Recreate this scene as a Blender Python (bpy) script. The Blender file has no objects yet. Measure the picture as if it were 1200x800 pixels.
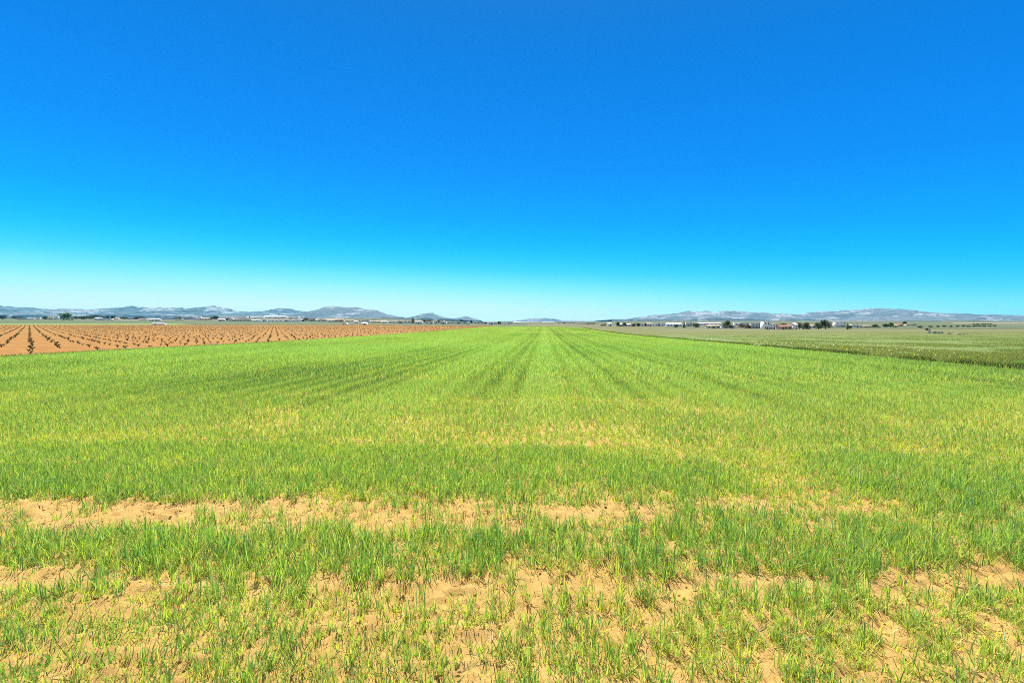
import bpy, bmesh, math, random
import numpy as np
from mathutils import Vector, Matrix, Euler

R = math.radians
C = bpy.context.scene
COL = C.collection
rng = np.random.default_rng(7)
random.seed(7)

# ------------------------------------------------------------------ camera, sky, sun, exposure
EYE = 1.70
F = 600.0            # focal length in photo pixels (photo 1200 wide)
Y0 = 383.5           # photo row of the near ground's vanishing line
cam = bpy.data.cameras.new("camera")
cam.lens = 18.0; cam.sensor_width = 36.0
cam.clip_start = 0.05; cam.clip_end = 60000
cam_o = bpy.data.objects.new("camera", cam); COL.objects.link(cam_o)
cam_o.location = (0, 0, EYE)
cam_o.rotation_euler = (R(90) - math.atan((400 - Y0) / F), 0, 0)
C.camera = cam_o

SUN_EL, SUN_AZ = 52.0, -14.0     # azimuth clockwise from +Y (the view direction)
w = bpy.data.worlds.new("World"); C.world = w; w.use_nodes = True
nt = w.node_tree; N = nt.nodes; L = nt.links
for n in list(N): N.remove(n)
out = N.new('ShaderNodeOutputWorld'); bg = N.new('ShaderNodeBackground')
sky = N.new('ShaderNodeTexSky'); sky.sky_type = 'NISHITA'; sky.sun_disc = False
sky.sun_elevation = R(SUN_EL); sky.sun_rotation = R(SUN_AZ)
sky.air_density = 1.0; sky.dust_density = 0.2; sky.ozone_density = 3.0
SKY_STRENGTH = 0.1
bg.inputs['Strength'].default_value = SKY_STRENGTH
# the photograph's sky is a strongly saturated azure: grade the sky by elevation
tc = N.new('ShaderNodeTexCoord'); sep = N.new('ShaderNodeSeparateXYZ')
L.new(tc.outputs['Generated'], sep.inputs[0])
asin = N.new('ShaderNodeMath'); asin.operation = 'ARCSINE'; L.new(sep.outputs['Z'], asin.inputs[0])
azm = N.new('ShaderNodeMath'); azm.operation = 'MULTIPLY_ADD'      # lighter to the left, deeper to the right
x2 = N.new('ShaderNodeMath'); x2.operation = 'MULTIPLY_ADD'; x2.inputs[1].default_value = 0.036; x2.inputs[2].default_value = 0.0396
L.new(sep.outputs['X'], x2.inputs[0])
L.new(sep.outputs['X'], azm.inputs[0]); L.new(x2.outputs[0], azm.inputs[1]); L.new(asin.outputs[0], azm.inputs[2])
mr = N.new('ShaderNodeMapRange'); mr.inputs['From Min'].default_value = 0.0; mr.inputs['From Max'].default_value = R(60)
L.new(azm.outputs[0], mr.inputs['Value'])
ramp = N.new('ShaderNodeValToRGB'); ramp.color_ramp.interpolation = 'B_SPLINE'
def lin(c): 
    return tuple(((v/255)/12.92 if v <= 10 else ((v/255+.055)/1.055)**2.4) for v in c)
STOPS = [(0.0, (235, 255, 255)), (1.6, (222, 255, 255)), (2.6, (200, 253, 255)), (4.2, (142, 247, 255)), (6.2, (48, 217, 255)),
         (9.0, (0, 188, 255)), (12, (0, 167, 255)), (17, (0, 143, 252)), (24, (0, 131, 236)), (33, (0, 119, 212)),
         (45, (60, 125, 205)), (60, (110, 150, 205))]  # upper stops, above the view, made paler for more neutral fill light
els = ramp.color_ramp.elements
while len(els) > 1: els.remove(els[-1])
for i, (d, c) in enumerate(STOPS):
    e = els[0] if i == 0 else els.new(d/60.0)
    e.position = d/60.0; e.color = (*lin(c), 1)
gain = N.new('ShaderNodeVectorMath'); gain.operation = 'SCALE'; gain.inputs['Scale'].default_value = 5.0
L.new(mr.outputs[0], ramp.inputs[0]); L.new(ramp.outputs[0], gain.inputs[0])
mix = N.new('ShaderNodeMix'); mix.data_type = 'RGBA'; mix.inputs['Factor'].default_value = 0.99
pale = N.new('ShaderNodeMapRange'); pale.interpolation_type = 'SMOOTHSTEP'      # pale sky added behind the camera, out of view, to brighten house fronts
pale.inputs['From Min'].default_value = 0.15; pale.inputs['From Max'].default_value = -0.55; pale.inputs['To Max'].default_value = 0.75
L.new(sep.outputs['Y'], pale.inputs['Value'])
back_fill = N.new('ShaderNodeMix'); back_fill.data_type = 'RGBA'; back_fill.inputs['B'].default_value = (2.9, 3.2, 3.6, 1)
L.new(pale.outputs[0], back_fill.inputs['Factor']); L.new(gain.outputs[0], back_fill.inputs['A'])
L.new(sky.outputs[0], mix.inputs['A']); L.new(back_fill.outputs['Result'], mix.inputs['B'])
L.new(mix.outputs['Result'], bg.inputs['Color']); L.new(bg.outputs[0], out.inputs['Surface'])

sl = bpy.data.lights.new("sun", 'SUN'); sl.energy = 5.0; sl.angle = R(0.53); sl.color = (1.0, 0.95, 0.86)
so = bpy.data.objects.new("sun", sl); COL.objects.link(so)
sd = Vector((math.sin(R(SUN_AZ))*math.cos(R(SUN_EL)), math.cos(R(SUN_AZ))*math.cos(R(SUN_EL)), math.sin(R(SUN_EL))))
so.rotation_euler = sd.to_track_quat('Z', 'Y').to_euler(); so.location = (0, 0, 60)

C.view_settings.view_transform = 'Standard'; C.view_settings.look = 'None'
C.view_settings.gamma = 1; C.view_settings.exposure = 1.0
C.render.engine = 'CYCLES'
C.cycles.max_bounces = 6; C.cycles.diffuse_bounces = 3; C.cycles.transmission_bounces = 4
C.cycles.volume_bounces = 0; C.cycles.use_denoising = False; C.cycles.use_adaptive_sampling = False; C.cycles.filter_width = 0.9
C.cycles.sample_clamp_indirect = 6

# ------------------------------------------------------------------ helpers
def hash2(ix, iy, seed):
    h = (ix.astype(np.int64)*374761393 + iy.astype(np.int64)*668265263 + seed*1442695041) & 0xFFFFFFFF
    h = ((h ^ (h >> 13))*1274126177) & 0xFFFFFFFF
    h = ((h ^ (h >> 16))*2246822519) & 0xFFFFFFFF
    return ((h ^ (h >> 15)) & 0xFFFFFF)/float(0xFFFFFF)
def vnoise(x, y, seed=0):
    x = np.asarray(x, float); y = np.asarray(y, float)
    ix = np.floor(x); iy = np.floor(y); fx = x-ix; fy = y-iy
    fx = fx*fx*(3-2*fx); fy = fy*fy*(3-2*fy)
    ix = ix.astype(np.int64); iy = iy.astype(np.int64)
    a = hash2(ix, iy, seed); b = hash2(ix+1, iy, seed); c = hash2(ix, iy+1, seed); d = hash2(ix+1, iy+1, seed)
    return (a*(1-fx)+b*fx)*(1-fy)+(c*(1-fx)+d*fx)*fy
def fbm(x, y, seed=0, octv=4, gain=.5):
    x = np.asarray(x, float); y = np.asarray(y, float)
    s = 0; a = 1; t = 0
    for o in range(octv):
        s = s+a*vnoise(x*2**o+17.3*o, y*2**o-9.1*o, seed+o*31); t += a; a *= gain
    return s/t
def sstep(a, b, x):
    t = np.clip((np.asarray(x, float)-a)/(b-a), 0, 1); return t*t*(3-2*t)

LEFT = np.array([(60, 400.5), (100, 392.2), (250, 383.3), (330, 380.7), (600, 378.0), (1000, 375.2), (2000, 373.2), (2500, 372.8)])
RIGHT = np.array([(60, 400.5), (100, 393.7), (250, 387.5), (450, 385.6), (700, 382.0), (1200, 378.6), (2500, 376.0)])
MID = np.array([(60, 400.5), (100, 392.4), (250, 383.4), (330, 382.0), (600, 379.6), (1000, 378.2), (2000, 377.2), (2500, 377.0)])
MH = EYE+(Y0-MID[:, 1])*MID[:, 0]/F; MH[0] = 0
LH = EYE+(Y0-LEFT[:, 1])*LEFT[:, 0]/F; RH = EYE+(Y0-RIGHT[:, 1])*RIGHT[:, 0]/F
LH[0] = RH[0] = 0
def height(x, y):
    """the lie of the land: flat field, plain rising gently with distance, sooner on the left"""
    x = np.asarray(x, float); y = np.asarray(y, float)
    z = np.maximum(y, 1.0); a = x/np.maximum(z, 40)
    hl = np.interp(z, LEFT[:, 0], LH, left=0); hr = np.interp(z, RIGHT[:, 0], RH, left=0)
    hm = np.interp(z, MID[:, 0], MH, left=0)
    t = sstep(.07, .30, a); q = sstep(-.28, -.06, a)
    return (hl*(1-q)+hm*q)*(1-t)+hr*t
def row_of(x, z):      # photo row of the ground at depth z seen in column x
    return Y0-F*(float(height((x-600)/F*z, z))-EYE)/z
def depth_of(x, y):    # depth at which the ground is seen at photo point (x, y)
    lo, hi = 3.0, 2500.0
    for _ in range(50):
        m = math.sqrt(lo*hi)
        if row_of(x, m) > y: lo = m
        else: hi = m
    return math.sqrt(lo*hi)
RA = R(3.6); CS, SN = math.cos(RA), math.sin(RA)     # direction of the wheat rows
def uv2xy(u, v): return v*CS+u*SN, u*CS-v*SN
def xy2uv(x, y): return x*SN+y*CS, x*CS-y*SN
V_L, V_R, U_END = -29.2, 17.9, 262.0

def link(name, me, mat=None, parent=None):
    o = bpy.data.objects.new(name, me); COL.objects.link(o)
    if mat is not None and len(me.materials) == 0: me.materials.append(mat)
    if parent is not None: o.parent = parent
    return o
def tag(o, label, cat=None, group=None, kind=None):
    o['label'] = label
    if cat: o['category'] = cat
    if group: o['group'] = group
    if kind: o['kind'] = kind
    return o
def empty(name, loc, rz=0.0, sc=(1, 1, 1)):
    o = bpy.data.objects.new(name, None); COL.objects.link(o)
    o.location = loc; o.rotation_euler = (0, 0, rz); o.scale = sc; o.empty_display_size = .2
    return o
def np_mesh(name, verts, tris=None, quads=None, smooth=False, colors=None):
    me = bpy.data.meshes.new(name)
    verts = np.asarray(verts, np.float32)
    nt_ = 0 if tris is None else len(tris); nq = 0 if quads is None else len(quads)
    me.vertices.add(len(verts)); me.vertices.foreach_set('co', verts.ravel())
    parts = []; starts = []; k = 0
    if nt_: parts.append(np.asarray(tris, np.int32).ravel()); starts.append(np.arange(nt_)*3); k = nt_*3
    if nq: parts.append(np.asarray(quads, np.int32).ravel()); starts.append(k+np.arange(nq)*4)
    li = np.concatenate(parts).astype(np.int32); st = np.concatenate(starts).astype(np.int32)
    me.loops.add(len(li)); me.loops.foreach_set('vertex_index', li)
    me.polygons.add(len(st)); me.polygons.foreach_set('loop_start', st)
    if smooth: me.polygons.foreach_set('use_smooth', np.ones(len(st), bool))
    if colors is not None:
        ca = me.color_attributes.new('tint', 'FLOAT_COLOR', 'POINT')
        c4 = np.ones((len(verts), 4), np.float32); c4[:, :3] = colors
        ca.data.foreach_set('color', c4.ravel())
    me.update(calc_edges=True)
    return me
def grid_mesh(name, X, Y, Z, smooth=True, colors=None):
    n, m = X.shape
    idx = np.arange(n*m).reshape(n, m)
    q = np.stack([idx[:-1, :-1], idx[:-1, 1:], idx[1:, 1:], idx[1:, :-1]], -1).reshape(-1, 4)
    return np_mesh(name, np.stack([X, Y, Z], -1).reshape(-1, 3), quads=q, smooth=smooth, colors=colors)

# ------------------------------------------------------------------ materials
class Mat:
    def __init__(s, name, rough=.9, spec=.2):
        s.m = bpy.data.materials.new(name); s.m.use_nodes = True
        s.t = s.m.node_tree; s.n = s.t.nodes; s.l = s.t.links
        s.b = s.n['Principled BSDF']; s.b.inputs['Roughness'].default_value = rough
        s.b.inputs['Specular IOR Level'].default_value = spec
        s.geo = s.n.new('ShaderNodeNewGeometry')
    def noise(s, scale, detail=4, rough=.55, stretch=None, vec=None, rot=0):
        t = s.n.new('ShaderNodeTexNoise'); t.inputs['Scale'].default_value = scale
        t.inputs['Detail'].default_value = detail; t.inputs['Roughness'].default_value = rough
        src = vec or s.geo.outputs['Position']
        if stretch or rot:
            mp = s.n.new('ShaderNodeMapping'); mp.inputs['Scale'].default_value = stretch or (1, 1, 1)
            mp.inputs['Rotation'].default_value = (0, 0, rot)
            s.l.new(src, mp.inputs['Vector']); src = mp.outputs['Vector']
        s.l.new(src, t.inputs['Vector'])
        return t.outputs['Fac']
    def ramp(s, fac, stops):
        r = s.n.new('ShaderNodeValToRGB'); e = r.color_ramp.elements
        while len(e) > 1: e.remove(e[-1])
        for i, (p, c) in enumerate(stops):
            q = e[0] if i == 0 else e.new(p)
            q.position = p; q.color = (*c, 1)
        s.l.new(fac, r.inputs[0]); return r.outputs[0]
    def mix(s, fac, a, b, mode='MIX'):
        m = s.n.new('ShaderNodeMix'); m.data_type = 'RGBA'; m.blend_type = mode
        for k, v in (('Factor', fac), ('A', a), ('B', b)):
            if isinstance(v, (int, float)): m.inputs[k].default_value = v
            elif isinstance(v, tuple): m.inputs[k].default_value = (*v, 1)
            else: s.l.new(v, m.inputs[k])
        return m.outputs['Result']
    def color(s, c):
        if isinstance(c, tuple): s.b.inputs['Base Color'].default_value = (*c, 1)
        else: s.l.new(c, s.b.inputs['Base Color'])
        return s
    def bump(s, fac, dist, strength=1.0):
        b = s.n.new('ShaderNodeBump'); b.inputs['Distance'].default_value = dist; b.inputs['Strength'].default_value = strength
        s.l.new(fac, b.inputs['Height']); s.l.new(b.outputs[0], s.b.inputs['Normal']); return s

def leaf_mat(name, trans=.45, attr=None, base=(.1, .2, .04), var=.25, scale=.6, rough=.55):
    """a leaf: diffuse + light shining through it"""
    M = Mat(name, rough, .25)
    if attr:
        a = M.n.new('ShaderNodeAttribute'); a.attribute_name = attr; col = a.outputs['Color']
    else:
        f = M.noise(scale, 3)
        lo = tuple(v*(1-var) for v in base); hi = tuple(v*(1+var) for v in base)
        col = M.ramp(f, [(.3, lo), (.7, hi)])
    M.color(col)
    tr = M.n.new('ShaderNodeBsdfTranslucent')
    tint = M.mix(1.0, col, (1.25, 1.15, .55), 'MULTIPLY'); M.l.new(tint, tr.inputs['Color'])
    ms = M.n.new('ShaderNodeMixShader'); ms.inputs[0].default_value = trans
    M.l.new(M.b.outputs[0], ms.inputs[1]); M.l.new(tr.outputs[0], ms.inputs[2])
    M.l.new(ms.outputs[0], M.n['Material Output'].inputs['Surface'])
    return M.m

def soil_mat():
    M = Mat('sandy_soil', .95, .1)
    big = M.noise(.7, 5); fine = M.noise(60, 6, .65); mid = M.noise(9, 5)
    c = M.ramp(big, [(.3, (.46, .285, .085)), (.5, (.52, .33, .105)), (.72, (.57, .38, .135))])
    c = M.mix(M.ramp(mid, [(.35, (0, 0, 0)), (.75, (.6, .6, .6))]), c, (.46, .255, .08))
    c = M.mix(M.ramp(fine, [(.3, (.35, .35, .35)), (.55, (0, 0, 0))]), c, (.36, .21, .075))
    M.color(c); M.bump(M.noise(90, 6, .75), .012, .9)
    return M.m
def vineyard_mat():
    M = Mat('orange_soil', .95, .1)
    big = M.noise(.05, 4); mid = M.noise(.8, 6); furrow = M.noise(1.2, 3, .5, (.12, 2.2, 1), None, R(-1.7))
    c = M.ramp(big, [(.3, (.28, .13, .022)), (.7, (.34, .17, .032))])
    c = M.mix(M.ramp(mid, [(.38, (0, 0, 0)), (.62, (.9, .9, .9))]), c, (.20, .085, .018))
    c = M.mix(M.ramp(M.noise(.035, 6, .7), [(.52, (0, 0, 0)), (.68, (.55, .55, .55))]), c, (.20, .15, .05))
    c = M.mix(M.ramp(furrow, [(.45, (0, 0, 0)), (.62, (.5, .5, .5))]), c, (.37, .20, .05))
    M.color(c); return M.m
def field_mat(name, cols, s1=.02, s2=.4, stretch=None):
    M = Mat(name, .95, .08)
    a = M.noise(s1, 5, .6, stretch); b = M.noise(s2, 6, .65)
    c = M.ramp(a, [(.3, cols[0]), (.5, cols[1]), (.7, cols[2])])
    c = M.mix(M.ramp(b, [(.4, (0, 0, 0)), (.7, (.6, .6, .6))]), c, cols[3])
    M.color(c); return M.m
m_soil = soil_mat(); m_vsoil = vineyard_mat()
m_plain = field_mat('plain_land', [(.085, .115, .05), (.125, .135, .07), (.19, .165, .10), (.065, .09, .04)], .004, .05, (1, 3, 1))
m_fallow = field_mat('fallow_land', [(.085, .115, .055), (.105, .13, .065), (.14, .14, .08), (.07, .095, .045)], .012, .15, (1, 3, 1))
m_brownf = field_mat('brown_land', [(.135, .14, .055), (.165, .145, .07), (.125, .155, .055), (.09, .115, .04)], .02, .3, (1, 3, 1))
m_strip = field_mat('green_crop', [(.14, .25, .05), (.18, .29, .065), (.26, .31, .10), (.10, .19, .04)], .03, .3, (1, 4, 1))
m_meadow = field_mat('meadow_ground', [(.12, .20, .04), (.16, .23, .05), (.20, .21, .06), (.09, .15, .03)], .06, .6, (1, 2, 1))
_M = Mat('meadow_land', .95, .08); _sp = _M.n.new('ShaderNodeSeparateXYZ'); _M.l.new(_M.geo.outputs['Position'], _sp.inputs[0])
_c = _M.ramp(_M.noise(.07, 6, .65, (1, .6, 1)), [(.3, (.12, .18, .05)), (.5, (.16, .21, .06)), (.7, (.22, .20, .085))])
_c = _M.mix(_M.ramp(_M.noise(.5, 6, .7), [(.4, (0, 0, 0)), (.7, (.7, .7, .7))]), _c, (.10, .15, .035))
_d = _M.ramp(_M.noise(.02, 6, .65, (1, .5, 1)), [(.3, (.20, .175, .075)), (.5, (.165, .165, .06)), (.7, (.125, .15, .05))])
_d = _M.mix(_M.ramp(_M.noise(.3, 6, .7), [(.4, (0, 0, 0)), (.7, (.6, .6, .6))]), _d, (.10, .11, .04))
_a = _M.n.new('ShaderNodeMath'); _a.operation = 'MULTIPLY_ADD'; _a.inputs[1].default_value = 260; _M.l.new(_M.noise(.012, 6, .6, (1, .7, 1)), _a.inputs[0]); _M.l.new(_sp.outputs['Y'], _a.inputs[2])
_r = _M.n.new('ShaderNodeMapRange'); _r.inputs['From Min'].default_value = 225; _r.inputs['From Max'].default_value = 300; _M.l.new(_a.outputs[0], _r.inputs['Value'])
_M.color(_M.mix(_r.outputs[0], _c, _d)); m_meadow = _M.m
m_track = field_mat('pale_track', [(.30, .26, .17), (.36, .31, .21), (.42, .36, .26), (.24, .21, .13)], .05, .5)
def mat_wheat(): return leaf_mat('wheat_leaf', .42, 'tint', rough=.42)
m_wheat = mat_wheat()
m_weed = leaf_mat('weed_leaf', .5, 'tint')
m_vleaf = leaf_mat('vine_leaf', .3, None, (.052, .066, .022), .4, 8)
m_bark = Mat('vine_bark', .95, .1); m_bark.color(m_bark.ramp(m_bark.noise(30, 4), [(.3, (.035, .025, .017)), (.7, (.085, .06, .04))])); m_bark = m_bark.m
m_trunk = Mat('tree_bark', .95, .1); m_trunk.color(m_trunk.ramp(m_trunk.noise(3, 4), [(.3, (.06, .045, .03)), (.7, (.14, .10, .07))])); m_trunk = m_trunk.m
def crown_mat(name, base): return leaf_mat(name, .42, None, base, .35, .25)
CROWN = {'dark': crown_mat('crown_dark', (.040, .066, .032)), 'green': crown_mat('crown_green', (.075, .16, .034)),
         'lime': crown_mat('crown_lime', (.15, .27, .05)), 'olive': crown_mat('crown_olive', (.085, .105, .045)), 'brown': crown_mat('crown_brown', (.13, .095, .06)),
         'grey': crown_mat('crown_grey', (.075, .095, .065))}
def plaster(name, c):
    M = Mat(name, .85, .2); lo = tuple(v*.86 for v in c)
    M.color(M.mix(M.ramp(M.noise(.5, 5, .65, (1, 1, .4)), [(.45, (0, 0, 0)), (.75, (.7, .7, .7))]), c, lo)); return M.m
WALL = {'white': plaster('white_plaster', (.84, .83, .80)), 'cream': plaster('cream_plaster', (.72, .64, .48)),
        'pink': plaster('pink_plaster', (.66, .46, .36)), 'grey': plaster('grey_plaster', (.50, .51, .53)),
        'blue': plaster('blue_sheet', (.36, .43, .52)), 'yellow': plaster('yellow_plaster', (.78, .66, .34))}
def tiles(name, c):
    M = Mat(name, .85, .2); lo = tuple(v*.7 for v in c)
    M.color(M.ramp(M.noise(2, 4, .6, (3, 1, 1)), [(.35, lo), (.65, c)])); return M.m
ROOF = {'white': tiles('white_sheet_roof', (.80, .80, .79)), 'grey': tiles('grey_sheet_roof', (.40, .41, .42)),
        'tile': tiles('terracotta_roof', (.42, .19, .11)), 'pale': tiles('pale_tile_roof', (.58, .42, .32)), 'dark': tiles('dark_roof', (.16, .15, .15))}
m_glass = Mat('window_glass', .15, .5).color((.05, .06, .07)).m
m_door = Mat('door_paint', .6, .3); m_door.color(m_door.ramp(m_door.noise(4), [(.3, (.12, .10, .08)), (.7, (.20, .16, .12))])); m_door = m_door.m
m_rock = Mat('pale_rubble', .95, .1); m_rock.color(m_rock.ramp(m_rock.noise(1.2, 6), [(.35, (.25, .22, .15)), (.65, (.62, .57, .45))])); m_rock = m_rock.m
m_pole = Mat('pole_wood', .9, .1).color((.25, .22, .19)).m

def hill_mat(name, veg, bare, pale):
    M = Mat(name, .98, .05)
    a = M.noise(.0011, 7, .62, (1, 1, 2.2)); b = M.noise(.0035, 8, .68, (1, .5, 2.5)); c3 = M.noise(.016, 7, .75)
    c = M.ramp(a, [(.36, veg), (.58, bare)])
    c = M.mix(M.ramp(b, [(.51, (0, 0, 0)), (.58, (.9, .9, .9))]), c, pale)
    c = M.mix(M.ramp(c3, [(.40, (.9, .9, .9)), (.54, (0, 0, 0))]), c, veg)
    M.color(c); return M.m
m_hill = hill_mat('scrub_hill_hazed', (.048, .085, .092), (.115, .165, .185), (.33, .36, .37))  # scrub colours mixed bluer and paler to carry distance haze
m_hill2 = hill_mat('bare_hill_hazed', (.065, .10, .112), (.15, .175, .19), (.37, .37, .375))  # haze blue is put into these slope colours too

# ------------------------------------------------------------------ ground
def geo_axis(segs):
    out_ = [segs[0][0]]
    for (a, b, d0, d1) in segs:
        x = a
        while x < b-1e-6:
            t = (x-a)/(b-a); d = d0*(d1/d0)**t; x = min(b, x+d); out_.append(x)
    return np.array(out_)
ys = geo_axis([(-3000, -50, 400, 20), (-50, 50, 10, 10), (50, 400, 10, 10), (400, 2500, 12, 100), (2500, 13000, 150, 600)])
xp = geo_axis([(0, 300, 10, 10), (300, 1500, 12, 60), (1500, 13000, 80, 800)])
xs = np.concatenate([-xp[:0:-1], xp])
X, Y = np.meshgrid(xs, ys)
Zg = height(X, Y)-.02
g = link('ground', grid_mesh('ground', X, Y, Zg), m_plain); tag(g, 'wide open plain of fields reaching to the hills', kind='structure')

# sandy soil of the wheat field (fine near the camera, clods and ripples modelled)
us = geo_axis([(-14, 1.6, 1.5, .08), (1.6, 6.2, .022, .03), (6.2, 40, .05, .9), (40, U_END, 1.0, 9)])
vs = np.concatenate([geo_axis([(V_L, -9, 1.2, .12)]), geo_axis([(-9, 9, .034, .034)])[1:], geo_axis([(9, V_R, .12, 1.0)])[1:]])
V, U = np.meshgrid(vs, us)
X, Y = uv2xy(U, V)
near = 1-sstep(7, 14, np.hypot(X, Y))
clod = (fbm(X*1.3, Y*1.9, 3, 3)-.5)*.07+(fbm(X*7, Y*9, 5, 4, .6)-.5)*.045+np.maximum(0, fbm(X*20, Y*20, 9, 3)-.56)*.13
rowz = .010*np.cos(V/.16*2*np.pi)*sstep(.4, .6, fbm(X*.6, Y*.6, 91, 2))
soil_h = lambda x, y: height(x, y)+.03
ZZ = soil_h(X, Y)+near*(clod+rowz)
me = grid_mesh('field_soil', X, Y, ZZ)
o = link('field_soil', me, m_soil); tag(o, 'sandy soil showing between the young wheat', kind='structure')

def sheet(name, label, pts, mat, off):
    """a field lying on the plain, following its lie; pts = outline of an x,y quad strip [(x0,x1,y)...] """
    n = 60
    rows = []
    for (x0, x1, y) in pts: rows.append(np.stack([np.linspace(x0, x1, n), np.full(n, y)], -1))
    P = np.array(rows); X, Y = P[..., 0], P[..., 1]
    Z = height(X, Y)+off
    o = link(name, grid_mesh(name, X, Y, Z), mat); tag(o, label, kind='structure'); return o
def border_x(y, v): return (v+y*SN)/CS
yv = geo_axis([(-20, 100, 5, 5), (100, 335, 5, 8)])
sheet('vineyard_soil', 'orange tilled soil of the vineyard', [(-max(60, 1.5*y+40), border_x(y, V_L+.02) if y < U_END else border_x(y, V_L)+ (y-U_END)*.02, y) for y in yv], m_vsoil, .04)
ya = geo_axis([(335.5, 430, 6, 8)])
sheet('crop_strip', 'bright green crop strip behind the vineyard', [(-2.2*y, -.62*y-(y-335)*.15, y) for y in ya], m_strip, .07)
yf = geo_axis([(335.5, 1000, 8, 40)])
sheet('fallow_field', 'grey green fallow land before the village', [(-2.2*y, .03*y, y) for y in yf], m_fallow, .05)
yo = geo_axis([(U_END+.5, 640, 7, 20)])
sheet('brown_field', 'brown olive field beyond the wheat', [(border_x(min(y, 335), V_L)+1 if y < 335 else .0305*y, .30*y, y) for y in yo], m_brownf, .06)
ym = geo_axis([(-20, 150, 5, 5), (150, 392, 6, 10)])
sheet('meadow_soil', 'weedy green ground right of the wheat', [(border_x(y, V_R+.05) if y < 262 else .301*y, max(70, 1.6*y+40), y) for y in ym], m_meadow, .035)
yt = geo_axis([(393, 408, 3, 3)])
sheet('dirt_track', 'pale dirt track in front of the farm houses', [(.28*y, .80*y, y) for y in yt], m_track, .09)
ye = geo_axis([(470, 900, 10, 30)])
sheet('fallow_field', 'grey green sloping fields on the far right', [(.74*y, 1.8*y, y) for y in ye], m_fallow, .06)
for (y0, y1, a0, a1, mt, nm, lb) in ((1250, 1420, .86, 1.5, m_track, 'pale_field', 'pale stubble strip below the right hills'),
                                    (860, 905, .93, 1.6, m_track, 'pale_field', 'pale bare strip behind the orchard'),
                                    (1100, 1240, -.80, -.50, m_track, 'pale_field', 'pale field behind the left village'),
                                    (1500, 2300, -.58, -.34, m_track, 'pale_field', 'pale bare ground below the left hills'),
                                    (700, 1000, -.34, -.10, m_track, 'pale_field', 'pinkish bare field behind the vineyard'),
                                    (1030, 1290, -.62, -.36, m_track, 'pale_field', 'pale bare strip around the left village houses')):
    yy = geo_axis([(y0, y1, 12, 12)])
    sheet(nm, lb, [(a0*y, a1*y, y) for y in yy], mt, .10)

# ------------------------------------------------------------------ hills
def ridge(name, label, sky_pts, dist, depth, foot, mat, seed, rough=.30):
    """a hill range: heightfield with spurs and gullies; its crest follows the given skyline at its real distance"""
    px = np.array([p[0] for p in sky_pts], float); py = np.array([p[1] for p in sky_pts], float)
    x0, x1 = px[0], px[-1]
    n = int((x1-x0)*2.4)+8; m = 90
    cols = np.linspace(x0, x1, n)
    ln = np.interp(cols, px, py)
    ln = ln-(fbm(cols*.16, cols*0+seed, seed, 5, .6)-.5)*2.3*np.clip((foot-ln)/6, 0, 1)
    crest = EYE+(Y0-ln)*dist/F
    base = EYE+(Y0-foot)*dist/F
    t = np.linspace(-1, 1, m)
    A, T = np.meshgrid((cols-600)/F, t)
    Yw = dist+T*depth
    Xw = A*dist+ (T*depth)*A*.15
    prof = np.where(T < 0, (1+T)**.85, (1-T)**1.1)
    spur = fbm(Xw/520+3, Yw/1500, seed+5, 6, .6)-.5
    gul = np.abs(fbm(Xw/300, Yw/1100+5, seed+9, 5, .6)-.5)
    amt = np.maximum(crest-base, 0)[None, :]
    Hh = base+amt*prof+amt*(spur*rough*3-gul*rough*2.6)*(4*prof*(1-prof))**.7*1.0
    edge = np.clip((foot-ln)/1.5, 0, 1)
    Hh = base-60+(Hh-base+60)*1.0
    Hh = np.where(T < -.97, base-60, Hh); Hh = np.where(T > .97, base-60, Hh)
    o = link(name, grid_mesh(name, Xw, Yw, Hh), mat); tag(o, label, kind='structure'); return o
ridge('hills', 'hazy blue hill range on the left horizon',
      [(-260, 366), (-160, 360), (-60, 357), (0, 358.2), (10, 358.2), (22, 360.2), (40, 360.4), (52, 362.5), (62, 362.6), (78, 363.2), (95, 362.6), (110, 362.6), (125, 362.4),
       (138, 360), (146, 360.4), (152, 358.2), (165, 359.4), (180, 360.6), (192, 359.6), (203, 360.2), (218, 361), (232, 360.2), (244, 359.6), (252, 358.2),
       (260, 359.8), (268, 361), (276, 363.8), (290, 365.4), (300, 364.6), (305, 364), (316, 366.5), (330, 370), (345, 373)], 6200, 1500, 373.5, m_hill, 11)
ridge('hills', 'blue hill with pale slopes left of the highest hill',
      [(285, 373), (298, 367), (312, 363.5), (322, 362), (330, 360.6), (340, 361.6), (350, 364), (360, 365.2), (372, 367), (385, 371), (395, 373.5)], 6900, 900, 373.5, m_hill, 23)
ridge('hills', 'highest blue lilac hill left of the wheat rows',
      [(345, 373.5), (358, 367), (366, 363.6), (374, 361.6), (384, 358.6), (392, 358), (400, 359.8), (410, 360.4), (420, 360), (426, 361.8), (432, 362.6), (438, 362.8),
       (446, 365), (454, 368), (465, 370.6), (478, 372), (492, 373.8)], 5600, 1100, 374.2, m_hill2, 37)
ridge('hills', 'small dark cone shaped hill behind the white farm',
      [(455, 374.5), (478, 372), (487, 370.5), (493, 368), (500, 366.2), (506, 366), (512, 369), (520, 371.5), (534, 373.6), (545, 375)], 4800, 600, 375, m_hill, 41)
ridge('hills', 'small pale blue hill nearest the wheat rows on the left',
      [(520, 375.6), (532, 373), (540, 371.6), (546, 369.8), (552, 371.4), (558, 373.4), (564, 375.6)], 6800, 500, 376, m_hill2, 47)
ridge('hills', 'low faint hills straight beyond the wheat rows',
      [(586, 376.6), (604, 376), (614, 374.4), (622, 372.6), (632, 373.4), (641, 372.6), (652, 373.8), (660, 375.4), (672, 375), (682, 376), (694, 376.2), (704, 375), (716, 374), (726, 373.6), (738, 374.6), (760, 377)], 8200, 700, 377, m_hill2, 53)
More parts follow.
